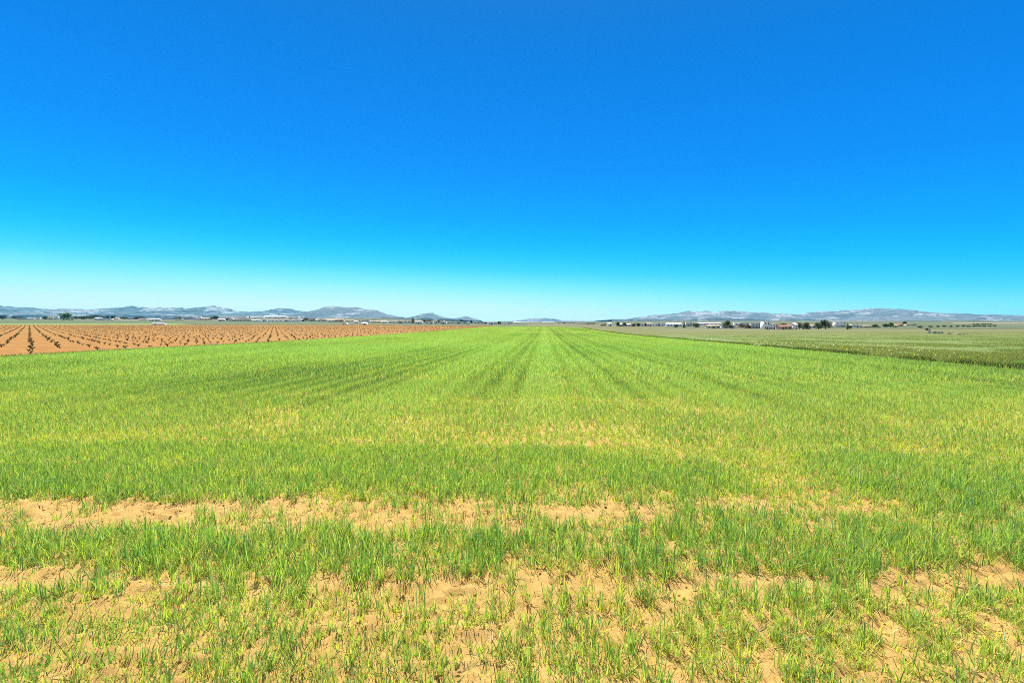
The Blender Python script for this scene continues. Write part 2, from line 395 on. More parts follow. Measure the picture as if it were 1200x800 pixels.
ridge('hills', 'long blue grey hill range on the right horizon',
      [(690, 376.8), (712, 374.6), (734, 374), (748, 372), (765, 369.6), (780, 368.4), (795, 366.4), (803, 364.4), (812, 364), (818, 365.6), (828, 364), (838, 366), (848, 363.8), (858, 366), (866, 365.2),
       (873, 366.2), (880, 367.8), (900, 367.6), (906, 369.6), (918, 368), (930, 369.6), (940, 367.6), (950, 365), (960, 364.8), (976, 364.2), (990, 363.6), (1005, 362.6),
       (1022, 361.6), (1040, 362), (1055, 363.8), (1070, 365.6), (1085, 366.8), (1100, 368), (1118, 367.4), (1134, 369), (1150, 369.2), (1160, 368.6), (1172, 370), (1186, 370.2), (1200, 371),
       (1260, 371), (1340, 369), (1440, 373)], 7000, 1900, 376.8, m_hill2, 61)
ridge('hills', 'low bare foothill under the right hill range',
      [(880, 377.4), (930, 376), (980, 374.6), (1010, 371.6), (1030, 370.6), (1060, 372), (1090, 373.4), (1140, 374.2), (1200, 374.8), (1300, 375), (1400, 377.4)], 4600, 700, 377.6, m_hill2, 71)

# ------------------------------------------------------------------ haze
bm = bmesh.new(); bmesh.ops.create_cube(bm, size=1)
me = bpy.data.meshes.new('haze'); bm.to_mesh(me); bm.free()
hz = link('haze', me); hz.scale = (27000, 17000, 330); hz.location = (0, 5300, 330/2-1.3)
mh = bpy.data.materials.new('haze_air'); mh.use_nodes = True
for n in list(mh.node_tree.nodes):
    if n.type == 'BSDF_PRINCIPLED': mh.node_tree.nodes.remove(n)
pv = mh.node_tree.nodes.new('ShaderNodeVolumePrincipled')
pv.inputs['Color'].default_value = (.07, .60, 1, 1); pv.inputs['Density'].default_value = 2.6e-5; pv.inputs['Anisotropy'].default_value = .3
mh.node_tree.links.new(pv.outputs[0], mh.node_tree.nodes['Material Output'].inputs['Volume'])
me.materials.append(mh)
tag(hz, 'thin blue haze over the far fields and hills', 'haze', kind='stuff')

# ------------------------------------------------------------------ wheat
def blade_geo(bx, by, bz, az, Ln, W, lean, curl, twist, segs, cbase, ctip):
    """leaf blades as tapered bent strips; all arrays of length n"""
    n = len(bx); ts = np.linspace(0, 1, segs+1)
    dx, dy = np.cos(az), np.sin(az)
    wx, wy = np.cos(az+twist), np.sin(az+twist)
    V = []; Cc = []
    for i, t in enumerate(ts):
        r = Ln*(lean*t+curl*t*t); zz = Ln*(t*np.sqrt(np.maximum(.05, 1-lean**2))-.55*curl*curl*t*t-.25*curl*t**3)
        px = bx+dx*r; py = by+dy*r; pz = bz+zz
        c = cbase*(1-t)+ctip*t
        if i < segs:
            hw = W*.5*(1-.45*t**2)*(0.7 if i == 0 else 1)
            V.append(np.stack([px-wx*hw, py-wy*hw, pz], -1)); V.append(np.stack([px+wx*hw, py+wy*hw, pz], -1)); Cc += [c, c]
        else:
            V.append(np.stack([px, py, pz], -1)); Cc.append(c)
    k = len(V)
    V = np.stack(V, 1).reshape(-1, 3); Cc = np.stack(Cc, 1).reshape(-1, 3)
    tri = []
    for i in range(segs-1):
        a = 2*i; tri += [(a, a+1, a+3), (a, a+3, a+2)]
    a = 2*(segs-1); tri.append((a, a+1, a+2))
    T = (np.arange(n)[:, None, None]*k+np.array(tri)[None]).reshape(-1, 3)
    return V, T, Cc
def join_geo(lst):
    off = 0; VV = []; TT = []; CC = []
    for v, t, c in lst:
        VV.append(v); TT.append(t+off); CC.append(c); off += len(v)
    return np.concatenate(VV), np.concatenate(TT), np.concatenate(CC)

def img(x, y):   # photo position of a ground point
    z = np.maximum(y, .3); return 600+F*x/z, Y0+F*(EYE-height(x, y))/z
def gauss(x, c, s): return np.exp(-((x-c)/s)**2)
def cover(x, y):
    """how densely the wheat stands (0..1), and how yellow it is: bare strips and thin patches of the headland"""
    n1 = fbm(x*1.7, y*2.6, 101, 4); n2 = fbm(x*.7, y*.8, 111, 4, .6); n3 = fbm(x*5, y*6, 121, 3)
    d = np.ones_like(x)
    wob = (fbm(x*.8, y*0+3, 131, 3)-.5)*.6+(n3-.5)*.7+(fbm(x*2.6, y*2.6, 141, 3)-.5)*.8
    ca = 4.56+.02*x+wob*.6                               # the main bare strip
    wa = np.interp(x, [-6, -1.2, -.9, 1.2, 1.6, 6], [.42, .40, .27, .24, .10, .04])
    bare = 1-sstep(.75, 1.15, np.abs(y-ca)/wa)
    keep = sstep(.50, .60, .35*n1+.65*n3+.055)*np.interp(x, [-6, -1.5, -.5, 2, 6], [.40, .45, .62, .85, 1])
    d *= 1-bare*(1-keep*.75)
    cb = 3.22+wob*.3
    wb = np.interp(x, [-4, -2.9, -2.6, -.75, -.5, .5, .7, 1.3, 1.5, 2.2, 2.5, 4.5], [.16, .16, 0.05, .06, .25, .25, .06, .08, .14, .04, .16, .20])
    bare = 1-sstep(.7, 1.15, np.abs(y-cb-.03*np.abs(x))/np.maximum(wb, .01))
    d *= 1-bare*(.96-.3*sstep(.55, .65, n1))
    low = 1-sstep(2.95, 3.2, y+wob*.3)                    # thin rows nearest the camera
    lowd = np.interp(x/np.maximum(y, .5), [-1, -.62, -.5, .15, .45, 1], [1, 1, .92, .95, 1, 1])
    d *= 1-low*(1-lowd)
    thin = sstep(.55, .66, n2+.04*gauss(y, 6.8, 1.3)+.02*gauss(y, 9, 2)-.1*gauss(y, 5.4, .4)-.12*gauss(y, 3.8, .35)-.05*sstep(10, 16, y))
    d *= 1-.04*thin*(1-sstep(16, 30, y))
    spots = np.maximum(sstep(.60, .67, n1), .8*sstep(.60, .68, n3)*(y < 4.4))*(1-sstep(5, 12, y))
    d *= 1-(.45-.36*sstep(5, 6, y))*spots
    n4 = fbm(x*7.5, y*9, 151, 3)+.05*(1-sstep(-.55, -.40, x/np.maximum(y, .5))); cl = sstep(.27, .43, n4); nr = 1-sstep(4.8, 6.2, y)
    d *= 1-nr*.88*(1-cl)
    yel = nr*.5*(.55-n4)*1.6+.25*low+.13*thin+.13*gauss(y, 6.8, 1.9)+.12*gauss(y, 10, 3)+.25*spots+(n2-.5)*.35*(1-.6*sstep(12, 40, y))+.15*gauss(y, 3.0, .5)
    tall = (1+.30*nr*(n4-.45)*3)*(1+.25*gauss(y, 3.75, .35)*sstep(.42, .55, n2)+.12*gauss(y, 5.3, .5)-.25*low-.2*thin)
    return d, np.clip(yel+.26, 0, 1), tall
def stripe(u, v):   # drilling strips: darker and lighter lanes running the length of the field
    s = fbm(v*.33, u*.006, 201, 3)-.5
    s2 = fbm(v*2.6, u*.010, 211, 2)-.5
    lane = .75*gauss(v, -1.5, .65)-.7*gauss(v, 0, .6)+.35*gauss(v, 2.2, .4)+.5*gauss(v, -5.2, .9)-.4*gauss(v, -3.4, .7)+.35*gauss(v, 5.5, .5)
    blot = fbm(v*.12+u*.02, u*.06, 221, 3)-.5
    return 1.1*np.clip(s*1.0+s2*1.0+blot*1.3+lane*.75+.34*np.cos(v*2*np.pi/.72)*sstep(6, 14, u)*(1-sstep(60, 110, u))+.5*gauss(v, -9.5, 2.2)*gauss(u, 16, 4.5)+.3*gauss(v, -8.5, 1.4)*sstep(14, 20, u)*(1-sstep(60, 120, u)), -.62, .62)
GREEN = np.array((.245, .50, .095)); DEEP = np.array((.055, .225, .070)); YEL = np.array((.60, .70, .09)); STRAW = np.array((.66, .52, .20)); LIGHT = np.array((.42, .68, .18))
def wheat_zone(u0, u1, area_v, rowgap, plantgap, nb, Lr, Wr, segs, taper=None):
    nr = int((area_v[1]-area_v[0])/rowgap)
    rows_v = area_v[0]+(np.arange(nr)+.5)*rowgap
    npl = int((u1-u0)/plantgap)
    v = np.repeat(rows_v, npl); u = np.tile(u0+(np.arange(npl)+.5)*plantgap, nr)
    v = v+rng.normal(0, rowgap*.27, len(v)); u = u+rng.uniform(-.5, .5, len(u))*plantgap
    x, y = uv2xy(u, v)
    keep = (np.abs(x) < y*1.12+1.2) & (v > V_L) & (v < V_R)
    x, y, u, v = x[keep], y[keep], u[keep], v[keep]
    d, yel, tall = cover(x, y)
    if taper: d, yel, tall = d*.75, np.clip(yel+.30, 0, 1), tall*0+1
    keep = rng.uniform(0, 1, len(x)) < d
    x, y, u, v, yel, tall = [q[keep] for q in (x, y, u, v, yel, tall)]
    z = soil_h(x, y)-.005
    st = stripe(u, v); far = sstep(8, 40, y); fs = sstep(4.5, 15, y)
    geos = []
    for b in range(nb):
        n = len(x)
        jit = rng.normal(0, .012 if segs > 1 else .06, (2, n))
        az = rng.uniform(0, 2*np.pi, n)
        Ln = rng.uniform(Lr[0], Lr[1], n)*tall*(1+.25*(-st)*far)*(.75+.5*rng.uniform(0, 1, n)**1.5)
        lean = rng.uniform(.03, .30, n); curl = np.abs(rng.normal(.10, .16, n))
        flop = rng.uniform(0, 1, n) < .12+.3*yel*(1-far)+(taper or 0)
        lean = np.where(flop, rng.uniform(.4, .8, n), lean); 
        W = rng.uniform(Wr[0], Wr[1], n)
        q = rng.uniform(0, 1, n)
        y_ = np.clip(yel+rng.normal(0, .22, n), 0, 1)[:, None]
        c = GREEN*(1-y_)+YEL*y_
        dk = np.clip(st*1.05*fs+rng.normal(0, .42, n)-.08+.22*(1-yel*2.4)*(1-far), 0, 1)[:, None]
        lt = np.clip(-st*.9*fs+.10*(1-far)+rng.normal(0, .38, n), 0, 1)[:, None]
        c = c*(1-dk)+DEEP*dk; c = c*(1-lt)+LIGHT*lt
        sw = (rng.uniform(0, 1, n) < (.03+.11*yel*(1-far)))[:, None]
        c = np.where(sw, STRAW*rng.uniform(.75, 1.1, (n, 1)), c)
        if taper: c = np.where((rng.uniform(0, 1, n) < .55)[:, None], np.array((.62, .62, .10)), c)
        dk2 = (rng.uniform(0, 1, n) < (.20 if taper else .20+.22*(1-far)*(1-yel)))[:, None]
        c = np.where(dk2, c*np.array((.30, .50, .70)), c)
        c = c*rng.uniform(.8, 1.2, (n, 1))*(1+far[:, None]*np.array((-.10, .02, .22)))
        cb = c*.8+np.array((.32, .30, .10))*.2
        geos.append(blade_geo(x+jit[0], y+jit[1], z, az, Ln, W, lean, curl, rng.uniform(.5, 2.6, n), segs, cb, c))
    return geos
G = []
G += wheat_zone(1.2, 7.0, (-9.5, 9.5), .11, .016, 8, (.064, .150), (.0032, .0066), 3)
G += wheat_zone(1.2, 8.0, (-9.5, 9.5), .05, .030, 4, (.035, .085), (.003, .006), 2, .55)
G += wheat_zone(7.0, 16, (-19, V_R), .13, .030, 7, (.075, .165), (.0045, .0085), 2)
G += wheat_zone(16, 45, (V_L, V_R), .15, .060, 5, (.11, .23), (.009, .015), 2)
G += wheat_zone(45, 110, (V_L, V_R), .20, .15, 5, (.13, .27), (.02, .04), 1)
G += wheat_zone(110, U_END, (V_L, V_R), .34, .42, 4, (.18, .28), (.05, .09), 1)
Vw, Tw, Cw = join_geo(G)
print('wheat tris', len(Tw))
o = link('wheat', np_mesh('wheat', Vw, tris=Tw, colors=Cw), m_wheat)
tag(o, 'young green wheat growing in long rows across the field', 'wheat', kind='stuff')

# ------------------------------------------------------------------ meadow grass, weeds of the ditch bank, flowers
def grass_cloud(n, xyfun, Lr, Wr, cols, segs=2, nb=3, jit=.05, leanr=(.05, .5)):
    x, y = xyfun(n); z = height(x, y)+.02; geos = []
    for b in range(nb):
        m = len(x); c = np.array(cols)[rng.integers(0, len(cols), m)]*rng.uniform(.75, 1.25, (m, 1))
        geos.append(blade_geo(x+rng.normal(0, jit, m), y+rng.normal(0, jit, m), z, rng.uniform(0, 6.28, m), rng.uniform(*Lr, m), rng.uniform(*Wr, m),
                              rng.uniform(*leanr, m), np.abs(rng.normal(.1, .15, m)), rng.uniform(.5, 2.6, m), segs, c*.85, c))
    return geos
def meadow_xy(n):
    y = np.exp(rng.uniform(np.log(17), np.log(190), n*2)); xl = border_x(y, V_R+.9); xr = y*1.12+2
    x = xl+(xr-xl)*rng.uniform(0, 1, len(y)); ok = (xr > xl) & (fbm(x*.22, y*.10, 301, 4, .6)+rng.normal(0, .07, len(x)) > .47)
    return x[ok][:n], y[ok][:n]
gm = grass_cloud(70000, meadow_xy, (.06, .24), (.015, .04), [(.16, .27, .07), (.22, .31, .08), (.28, .32, .11), (.32, .28, .14), (.10, .18, .05)], 1, 3, .15)
Vv, T, Cc = join_geo(gm)
o = link('meadow_grass', np_mesh('meadow_grass', Vv, tris=T, colors=Cc), m_weed); tag(o, 'weedy meadow grass right of the wheat', 'grass', kind='stuff')
def bank_xy(n):
    u = np.exp(rng.uniform(np.log(14), np.log(240), n)); v = V_R+.1+np.abs(rng.normal(0, .30, n))+.6*(fbm(u*.3, u*0, 311, 3)-.3)
    x, y = uv2xy(u, v); ok = fbm(u*.6, v*.8, 321, 4, .6) > .40
    return x[ok], y[ok]
gb = grass_cloud(16000, bank_xy, (.10, .34), (.02, .05), [(.04, .085, .022), (.065, .125, .03), (.11, .18, .04), (.30, .32, .12)], 2, 4, .10, (.05, .6))  # darkest greens stand in for the shaded near side of the bank
Vv, T, Cc = join_geo(gb)
o = link('bank_weeds', np_mesh('bank_weeds', Vv, tris=T, colors=Cc), m_weed); tag(o, 'tall weeds with shade put into their dark green along the right edge of the wheat', 'weeds', kind='stuff')
def edge_xy(n):
    u = np.exp(rng.uniform(np.log(22), np.log(240), n)); v = V_L-.1-np.abs(rng.normal(0, .22, n))
    return uv2xy(u, v)
ge = grass_cloud(5000, edge_xy, (.10, .28), (.015, .04), [(.07, .13, .03), (.14, .20, .05), (.40, .36, .20)], 2, 3, .06)
Vv, T, Cc = join_geo(ge)
o = link('edge_grass', np_mesh('edge_grass', Vv, tris=T, colors=Cc), m_weed); tag(o, 'grass fringe between the wheat and the vineyard soil', 'grass', kind='stuff')
# flower heads: small tilted petals above the weeds
def flowers(name, label, n, xyf, col, s=(.02, .05), hz_=(.15, .5)):
    x, y = xyf(n); m = len(x); z = height(x, y)+rng.uniform(*hz_, m); V = []
    for k in range(4):
        a = rng.uniform(0, 6.28, m); q = rng.uniform(*s, m)
        V.append(np.stack([x+q*np.cos(a+k*1.57), y+q*np.sin(a+k*1.57), z+rng.normal(0, .02, m)], -1))
    V = np.stack(V, 1).reshape(-1, 3); q = np.arange(m)[:, None]*4+np.array([0, 1, 2, 3])
    c = np.repeat(np.array(col)*rng.uniform(.8, 1.1, (m, 1)), 4, 0)
    o = link(name, np_mesh(name, V, quads=q, colors=c), m_weed); tag(o, label, 'flowers', kind='stuff')
def wf_xy(n):
    u = rng.uniform(26, 75, n); v = V_R+.8+np.abs(rng.normal(0, 1.6, n)); x, y = uv2xy(u, v)
    ok = fbm(u*.25, v*.4, 331, 3) > .5; return x[ok], y[ok]
flowers('white_flowers', 'small white flowers among the ditch weeds', 1800, wf_xy, (.62, .64, .48), (.02, .05))
def yf_xy(n):
    u = rng.uniform(18, 60, n); v = V_R+1.5+np.abs(rng.normal(0, 4, n)); x, y = uv2xy(u, v)
    ok = fbm(u*.2, v*.2, 341, 3) > .55; return x[ok], y[ok]
flowers('yellow_flowers', 'small yellow flowers in the right meadow', 1500, yf_xy, (.70, .62, .08), (.02, .05))

# clods and crumbs on the bare soil
def clods(n):
    x = rng.uniform(-6, 6, n); y = rng.uniform(1.8, 6, n); d, _, _ = cover(x, y)
    ok = (np.abs(x) < y*1.1+.5) & (rng.uniform(0, 1, n) > d*.8); x, y = x[ok], y[ok]; m = len(x)
    u, v = xy2uv(x, y)
    zc = soil_h(x, y)+(fbm(x*1.3, y*1.9, 3, 3)-.5)*.07+(fbm(x*7, y*9, 5, 4, .6)-.5)*.045+np.maximum(0, fbm(x*20, y*20, 9, 3)-.56)*.13
    s = .003+.011*rng.uniform(0, 1, m)**4
    oc = np.array([(1, 0, 0), (0, 1, 0), (-1, 0, 0), (0, -1, 0), (0, 0, .8), (0, 0, -.6), (.7, .7, .3), (-.6, .6, .4), (-.7, -.6, .3), (.6, -.7, .35)])
    P = oc[None]*s[:, None, None]*rng.uniform(.6, 1.3, (m, 10, 1)); P += np.stack([x, y, zc+s*.3], -1)[:, None]
    f = np.array([(0, 6, 4), (6, 1, 4), (1, 7, 4), (7, 2, 4), (2, 8, 4), (8, 3, 4), (3, 9, 4), (9, 0, 4), (6, 0, 5), (1, 6, 5), (7, 1, 5), (2, 7, 5), (8, 2, 5), (3, 8, 5), (9, 3, 5), (0, 9, 5)])
    T = (np.arange(m)[:, None, None]*10+f[None]).reshape(-1, 3)
    o = link('soil_clods', np_mesh('soil_clods', P.reshape(-1, 3), tris=T), m_soil); tag(o, 'small clods and crumbs of sandy soil', 'clods', kind='stuff')
clods(5000)

def litter(n):
    x = rng.uniform(-7, 7, n); y = rng.uniform(1.9, 8, n); ok = np.abs(x) < y*1.1+.4; x, y = x[ok], y[ok]; m = len(x)
    z = soil_h(x, y)+(fbm(x*1.3, y*1.9, 3, 3)-.5)*.07+(fbm(x*7, y*9, 5, 4, .6)-.5)*.045+.006
    a = rng.uniform(0, 6.28, m); ln = rng.uniform(.015, .06, m); wd = rng.uniform(.0015, .004, m); tz = rng.normal(0, .010, m)
    dx, dy = np.cos(a)*ln, np.sin(a)*ln; ex, ey = -np.sin(a)*wd, np.cos(a)*wd
    V = np.stack([np.stack([x-dx-ex, y-dy-ey, z-tz], -1), np.stack([x+dx-ex, y+dy-ey, z+tz], -1), np.stack([x+dx+ex, y+dy+ey, z+tz], -1), np.stack([x-dx+ex, y-dy+ey, z-tz], -1)], 1)
    pal = np.array([(.50, .38, .16), (.36, .25, .10), (.58, .48, .24), (.22, .15, .07), (.30, .30, .08)])
    c = np.repeat(pal[rng.integers(0, 5, m)]*rng.uniform(.7, 1.15, (m, 1)), 4, 0)
    o = link('straw_litter', np_mesh('straw_litter', V.reshape(-1, 3), quads=np.arange(m)[:, None]*4+np.array([0, 1, 2, 3]), colors=c), m_weed)
    tag(o, 'dry straw bits and dead leaves on the bare soil', 'straw', kind='stuff')
litter(9000)

# ------------------------------------------------------------------ vines
def tube(path, radii, sides=6):
    V = []; Fc = []
    for i, (p, r) in enumerate(zip(path, radii)):
        p = Vector(p); d = (Vector(path[min(i+1, len(path)-1)])-Vector(path[max(i-1, 0)])).normalized()
        a = d.orthogonal().normalized(); b = d.cross(a)
        for k in range(sides):
            t = 2*math.pi*k/sides; V.append(p+(a*math.cos(t)+b*math.sin(t))*r)
    for i in range(len(path)-1):
        for k in range(sides):
            k2 = (k+1) % sides; Fc.append((i*sides+k, i*sides+k2, (i+1)*sides+k2, (i+1)*sides+k))
    return [tuple(v) for v in V], Fc
def tubes_mesh(name, lst):
    V = []; Q = []
    for path, rad, s in lst:
        v, f = tube(path, rad, s); o_ = len(V); V += v; Q += [tuple(i+o_ for i in q) for q in f]
    return np_mesh(name, np.array(V), quads=np.array(Q), smooth=True)
def leaf_cloud(name, centres, radii, n, size, seed, flat=.0):
    r = np.random.default_rng(seed); centres = np.array(centres, float); radii = np.array(radii, float)
    vol = radii.prod(1)**(2/3); pick = r.choice(len(centres), n, p=vol/vol.sum())
    d = r.normal(0, 1, (n, 3)); d /= np.linalg.norm(d, axis=1)[:, None]
    rr = r.uniform(.25, 1.0, n)**.45
    p = centres[pick]+d*rr[:, None]*radii[pick]*(1+r.normal(0, .10, (n, 1)))
    a = r.normal(0, 1, (n, 3)); a /= np.linalg.norm(a, axis=1)[:, None]
    b = np.cross(a, r.normal(0, 1, (n, 3))); b /= np.linalg.norm(b, axis=1)[:, None]
    s = size*r.uniform(.5, 1.4, (n, 1))
    V = np.stack([p-a*s, p-b*s*.55, p+a*s, p+b*s*.55], 1).reshape(-1, 3)
    return np_mesh(name, V, quads=np.arange(n)[:, None]*4+np.array([0, 1, 2, 3]))
VINE = []
for k in range(5):
    rr = random.Random(40+k); lst = []; tips = []
    top = (rr.uniform(-.05, .05), rr.uniform(-.05, .05), .14)
    lst.append(([(0, 0, -.05), (rr.uniform(-.03, .03), rr.uniform(-.03, .03), .06), top], [.06, .045, .055], 7))
    for a in range(rr.randint(3, 5)):
        an = a*1.5+rr.uniform(-.4, .4); rad = rr.uniform(.12, .22)
        tip = (top[0]+rad*math.cos(an), top[1]+rad*math.sin(an), rr.uniform(.18, .27))
        lst.append(([top, (top[0]+.6*rad*math.cos(an), top[1]+.6*rad*math.sin(an), .17), tip], [.045, .032, .018], 6)); tips.append(tip)
        if rr.random() < .8:
            lst.append(([tip, (tip[0]+.05*math.cos(an), tip[1]+.05*math.sin(an), tip[2]+rr.uniform(.05, .12))], [.010, .005], 4))
    tm = tubes_mesh('trunk', lst); tm.materials.append(m_bark)
    fm = leaf_cloud('foliage', [(t[0], t[1], t[2]+.02) for t in tips], [(.13, .13, .08)]*len(tips), 60, .045, 60+k); fm.materials.append(m_vleaf)
    VINE.append((tm, fm))
SP = 2.5; LA = R(1.7)
e1 = np.array((math.sin(LA), math.cos(LA))); e2 = np.array((math.cos(LA), -math.sin(LA)))
P0 = np.array((-30.6, 32.5))
ii, jj = np.meshgrid(np.arange(-20, 150), np.arange(-160, 130)); 
pts = P0+ii.ravel()[:, None]*SP*e1+jj.ravel()[:, None]*SP*e2
pts = pts+rng.normal(0, .10, pts.shape)
u_, v_ = xy2uv(pts[:, 0], pts[:, 1])
ok = (v_ < V_L-1.6) & (pts[:, 1] > 16) & (pts[:, 1] < 327) & (np.abs(pts[:, 0]) < pts[:, 1]*1.08+3) & (rng.uniform(0, 1, len(pts)) > .12)
pts = pts[ok]
vis = np.abs(pts[:, 0]) < pts[:, 1]*1.005
order = np.argsort(np.where(vis, pts[:, 1], pts[:, 1]+1e4)); pts = pts[order]
for k in range(300):
    x, y = pts[k]; q = rng.uniform(.5, .82)
    r_ = empty('grapevine', (x, y, float(height(x, y))+.04), rng.uniform(0, 6.28), (q, q, q*rng.uniform(.85, 1.15)))
    tag(r_, 'small dark pruned vine bush in the front rows on the orange soil', 'vine', 'vines in the front of the vineyard')
    tm, fm = VINE[rng.integers(0, 5)]
    link('trunk', tm, None, r_); link('foliage', fm, None, r_)
rest = pts[300:]
m = len(rest)
def far_vines():
    n = 16; z0 = height(rest[:, 0], rest[:, 1])+.04
    q = rng.uniform(.5, .9, m)
    d = rng.normal(0, 1, (m, n, 3)); d /= np.linalg.norm(d, axis=2)[..., None]
    p = d*np.array((.26, .26, .11))*(rng.uniform(.3, 1, (m, n, 1))**.5)+np.array((0, 0, .19))
    p[:, 0] = (0, 0, .07); p[:, 1] = (0, 0, .08)
    a = rng.normal(0, 1, (m, n, 3)); a /= np.linalg.norm(a, axis=2)[..., None]
    b = np.cross(a, rng.normal(0, 1, (m, n, 3))); b /= np.linalg.norm(b, axis=2)[..., None]
    a[:, :2] = (0, 0, .8); b[:, 0] = (.7, 0, 0); b[:, 1] = (0, .7, 0)
    s = .085
    V = np.stack([p-a*s, p-b*s*.6, p+a*s, p+b*s*.6], 2)*q[:, None, None, None]
    V = V+np.concatenate([rest, z0[:, None]], 1)[:, None, None, :]
    F_ = np.arange(m*n)[:, None]*4+np.array([0, 1, 2, 3])
    return np_mesh('far_vines', V.reshape(-1, 3), quads=F_)
o = link('far_vines', far_vines(), m_vleaf); tag(o, 'far rows of dark vine bushes across the orange vineyard', 'vines', kind='stuff')

# ------------------------------------------------------------------ trees
def crown_variant(kind, seed):
    r = random.Random(seed)
    if kind == 'round':
        cs = [(0, 0, .55)]+[(r.uniform(-.27, .27), r.uniform(-.27, .27), r.uniform(.18, .80)) for _ in range(13)]
        rd = [(.26, .26, .28)]+[(r.uniform(.14, .23),)*3 for _ in range(13)]
        return leaf_cloud('crown', cs, rd, 2200, .034, seed)
    if kind == 'cone':
        cs = []; rd = []
        for k in range(9):
            t = k/8; cs.append((r.uniform(-.03, .03), r.uniform(-.03, .03), .14+.80*t)); q = .30*(1-t)**.8+.05; rd.append((q, q, .12))
        return leaf_cloud('crown', cs, rd, 1500, .028, seed)
    if kind == 'low':
        cs = [(r.uniform(-.34, .34), r.uniform(-.3, .3), r.uniform(.22, .74)) for _ in range(13)]
        rd = [(r.uniform(.14, .22), r.uniform(.14, .22), r.uniform(.14, .24)) for _ in range(13)]
        return leaf_cloud('crown', cs, rd, 2200, .034, seed)
    if kind == 'row':    # hedge: unit long in x, unit high
        cs = [(-.5+(k+.5)/26+r.uniform(-.012, .012), r.uniform(-.015, .015), r.uniform(.42, .62)) for k in range(26)]
        rd = [(r.uniform(.022, .034), .03, r.uniform(.30, .44)) for _ in range(26)]
        r2 = np.random.default_rng(seed); me_ = leaf_cloud('foliage', cs, rd, 2600, .035, seed)
        co = np.empty(len(me_.vertices)*3, np.float32); me_.vertices.foreach_get('co', co); co = co.reshape(-1, 4, 3)
        c0 = co.mean(1, keepdims=True); dd = co-c0; dd[..., 0] *= .14; dd[..., 1] *= .14; co = c0+dd
        me_.vertices.foreach_set('co', co.astype(np.float32).ravel()); return me_
def trunk_mesh(seed, cone=False):
    r = random.Random(seed); lst = [([(0, 0, -.03), (r.uniform(-.01, .01), r.uniform(-.01, .01), .2), (0, 0, .5 if not cone else .85)], [.045, .034, .014], 7)]
    for k in range(5):
        a = k*1.3+r.uniform(0, .6); lst.append(([(0, 0, .22+.03*k), (.12*math.cos(a), .12*math.sin(a), .42), (.2*math.cos(a), .2*math.sin(a), .6)], [.018, .012, .005], 5))
    return tubes_mesh('trunk', lst)
TV = {}
for kind in ('round', 'cone', 'low', 'row'):
    for k in range(3): TV[kind, k] = crown_variant(kind, 500+k*7+len(kind))
TRK = [trunk_mesh(700+k) for k in range(3)]; TRKC = trunk_mesh(720, True)
for q in TRK+[TRKC]: q.materials.append(m_trunk)
CACHE = {}
def crown_mesh(kind, k, col):
    if (kind, k, col) not in CACHE:
        me_ = TV[kind, k].copy(); me_.materials.clear(); me_.materials.append(CROWN[col]); CACHE[kind, k, col] = me_
    return CACHE[kind, k, col]
tcount = 0
def tree(x0, x1, yt, yb, kind, col, label, group=None, name='tree', cat='tree', z=None):
    """a tree standing where the photo shows it: px extent -> real size at its real distance"""
    global tcount; tcount += 1
    xc = (x0+x1)/2; Z_ = z or depth_of(xc, yb); Xw = (xc-600)/F*Z_
    wid = (x1-x0)/F*Z_; hgt = (yb-yt)/F*Z_*1.06
    k = tcount % 3
    r_ = empty(name, (Xw, Z_, float(height(Xw, Z_))), tcount*1.7, (1, 1, 1))
    tag(r_, label, cat, group)
    wx = wid/(.66 if kind == 'cone' else .86)
    c = link('crown', crown_mesh(kind, k, col), None, r_); c.scale = (wx, wx, hgt)
    t = link('trunk', TRKC if kind == 'cone' else TRK[k], None, r_); t.scale = (min(wx, hgt), min(wx, hgt), hgt)
def hedge(x0, x1, yt, yb, col, label, z=None):
    global tcount; tcount += 1
    xc = (x0+x1)/2; Z_ = z or depth_of(xc, yb); Xw = (xc-600)/F*Z_
    wid = (x1-x0)/F*Z_; hgt = (yb-yt)/F*Z_
    o = link('hedge', crown_mesh('row', tcount % 3, col)); o.location = (Xw, Z_, float(height(Xw, Z_))-.1*hgt); o.scale = (wid, wid*.5, hgt*1.15)
    tag(o, label, 'hedge')

